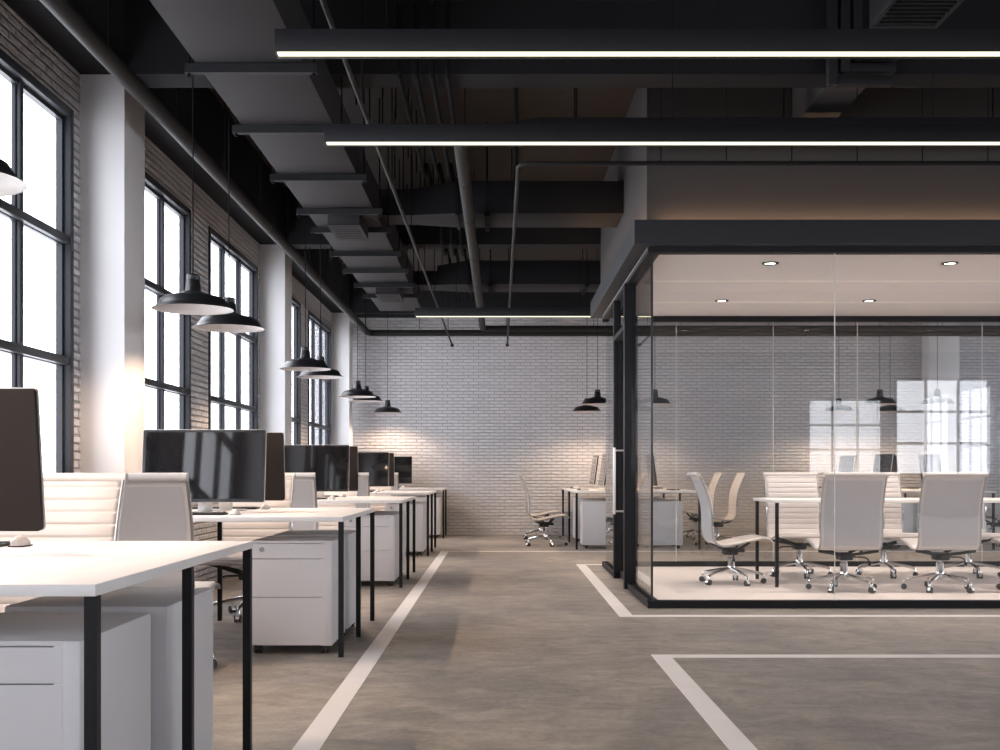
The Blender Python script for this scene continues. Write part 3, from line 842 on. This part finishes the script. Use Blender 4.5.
# rods of the cable tray above the duct side
for k in range(14):
    x = -.93 + .026 * (k % 14) + (.01 if k % 3 == 0 else 0)
    y = 7.35 + .62 * (k % 7)
    tag(obj('threaded_rod', tube(B(), [(x, y, 3.30 + .05 * (k % 3)), (x, y, SLAB)], .005, 6), 'thin'), 'thin black threaded rod hanging in a cluster beside the long duct', 'rod', 'threaded rods beside the long duct')
# ceiling cassette and trunking, top corner
t = thing('ceiling_cassette', 'dark louvred air unit hung at the top corner above the glass room side', 'vent')
x0, x1, y0, y1, z0 = 1.83, 2.165, 4.0, 5.70, 3.15
b = B(); bx(b, x0, x1, y0, y1, z0 + .012, 3.45, .004); obj('case', b, 'duct_dark', t)
b = B(); bx(b, x0, x0 + .022, y0, y1, z0, z0 + .014); bx(b, x1 - .022, x1, y0, y1, z0, z0 + .014); bx(b, x0 + .022, x1 - .022, y1 - .03, y1, z0, z0 + .014); bx(b, x0 + .022, x1 - .022, y0, y0 + .03, z0, z0 + .014)
obj('grille_frame', b, 'duct', t)
b = B()
for k in range(34): bx(b, x0 + .022, x1 - .022, y0 + .05 + k * .048, y0 + .05 + k * .048 + .022, z0 + .002, z0 + .010)
obj('louvres', b, 'duct_dark', t)
for x in (x0 + .03, x1 - .03):
    for y in (y0 + .1, y1 - .1): obj('hanger_rod', tube(B(), [(x, y, 3.449), (x, y, SLAB)], .005, 6), 'thin', t)
for k in range(3):
    x = 1.925 + .072 * k; dz = 3.19 + .075 * k; w = .026
    b = B(); bx(b, x - w, x + w, 6.64, 6.70, dz, SLAB, .006); bx(b, x + w, 2.27 + .02 * k, 6.64, 6.70, dz, dz + .05, .008)
    tag(obj('cable_trunking', b, 'steel'), 'square dark trunking dropping down the beam and turning aside, %s of three' % ordn[k], 'trunking', 'trunking on the beam')

# ------------------------------------------------------------------ world, camera
w = bpy.data.worlds.new('overcast_sky'); sc.world = w; w.use_nodes = True
bg = w.node_tree.nodes['Background']; bg.inputs['Color'].default_value = (.90, .925, 1.0, 1); bg.inputs['Strength'].default_value = 6.0

cam = bpy.data.cameras.new('camera'); co = bpy.data.objects.new('camera', cam); COL.objects.link(co)
co.location = (0, 0, .95); co.rotation_euler = (PI / 2, 0, 0)
cam.sensor_width = 36; cam.lens = 36 * 1.150; cam.shift_y = .0975; cam.clip_start = .05
sc.camera = co
vs = sc.view_settings; vs.view_transform = 'Standard'; vs.look = 'None'; vs.gamma = 1; vs.exposure = 0.5; vs.use_curve_mapping = False
cy = sc.cycles
cy.use_denoising = True
try: cy.denoiser = 'OPENIMAGEDENOISE'
except Exception: pass
cy.max_bounces = 10; cy.diffuse_bounces = 5; cy.glossy_bounces = 6; cy.transparent_max_bounces = 24; cy.transmission_bounces = 8
cy.sample_clamp_indirect = 6.0
cy.caustics_reflective = False; cy.caustics_refractive = False
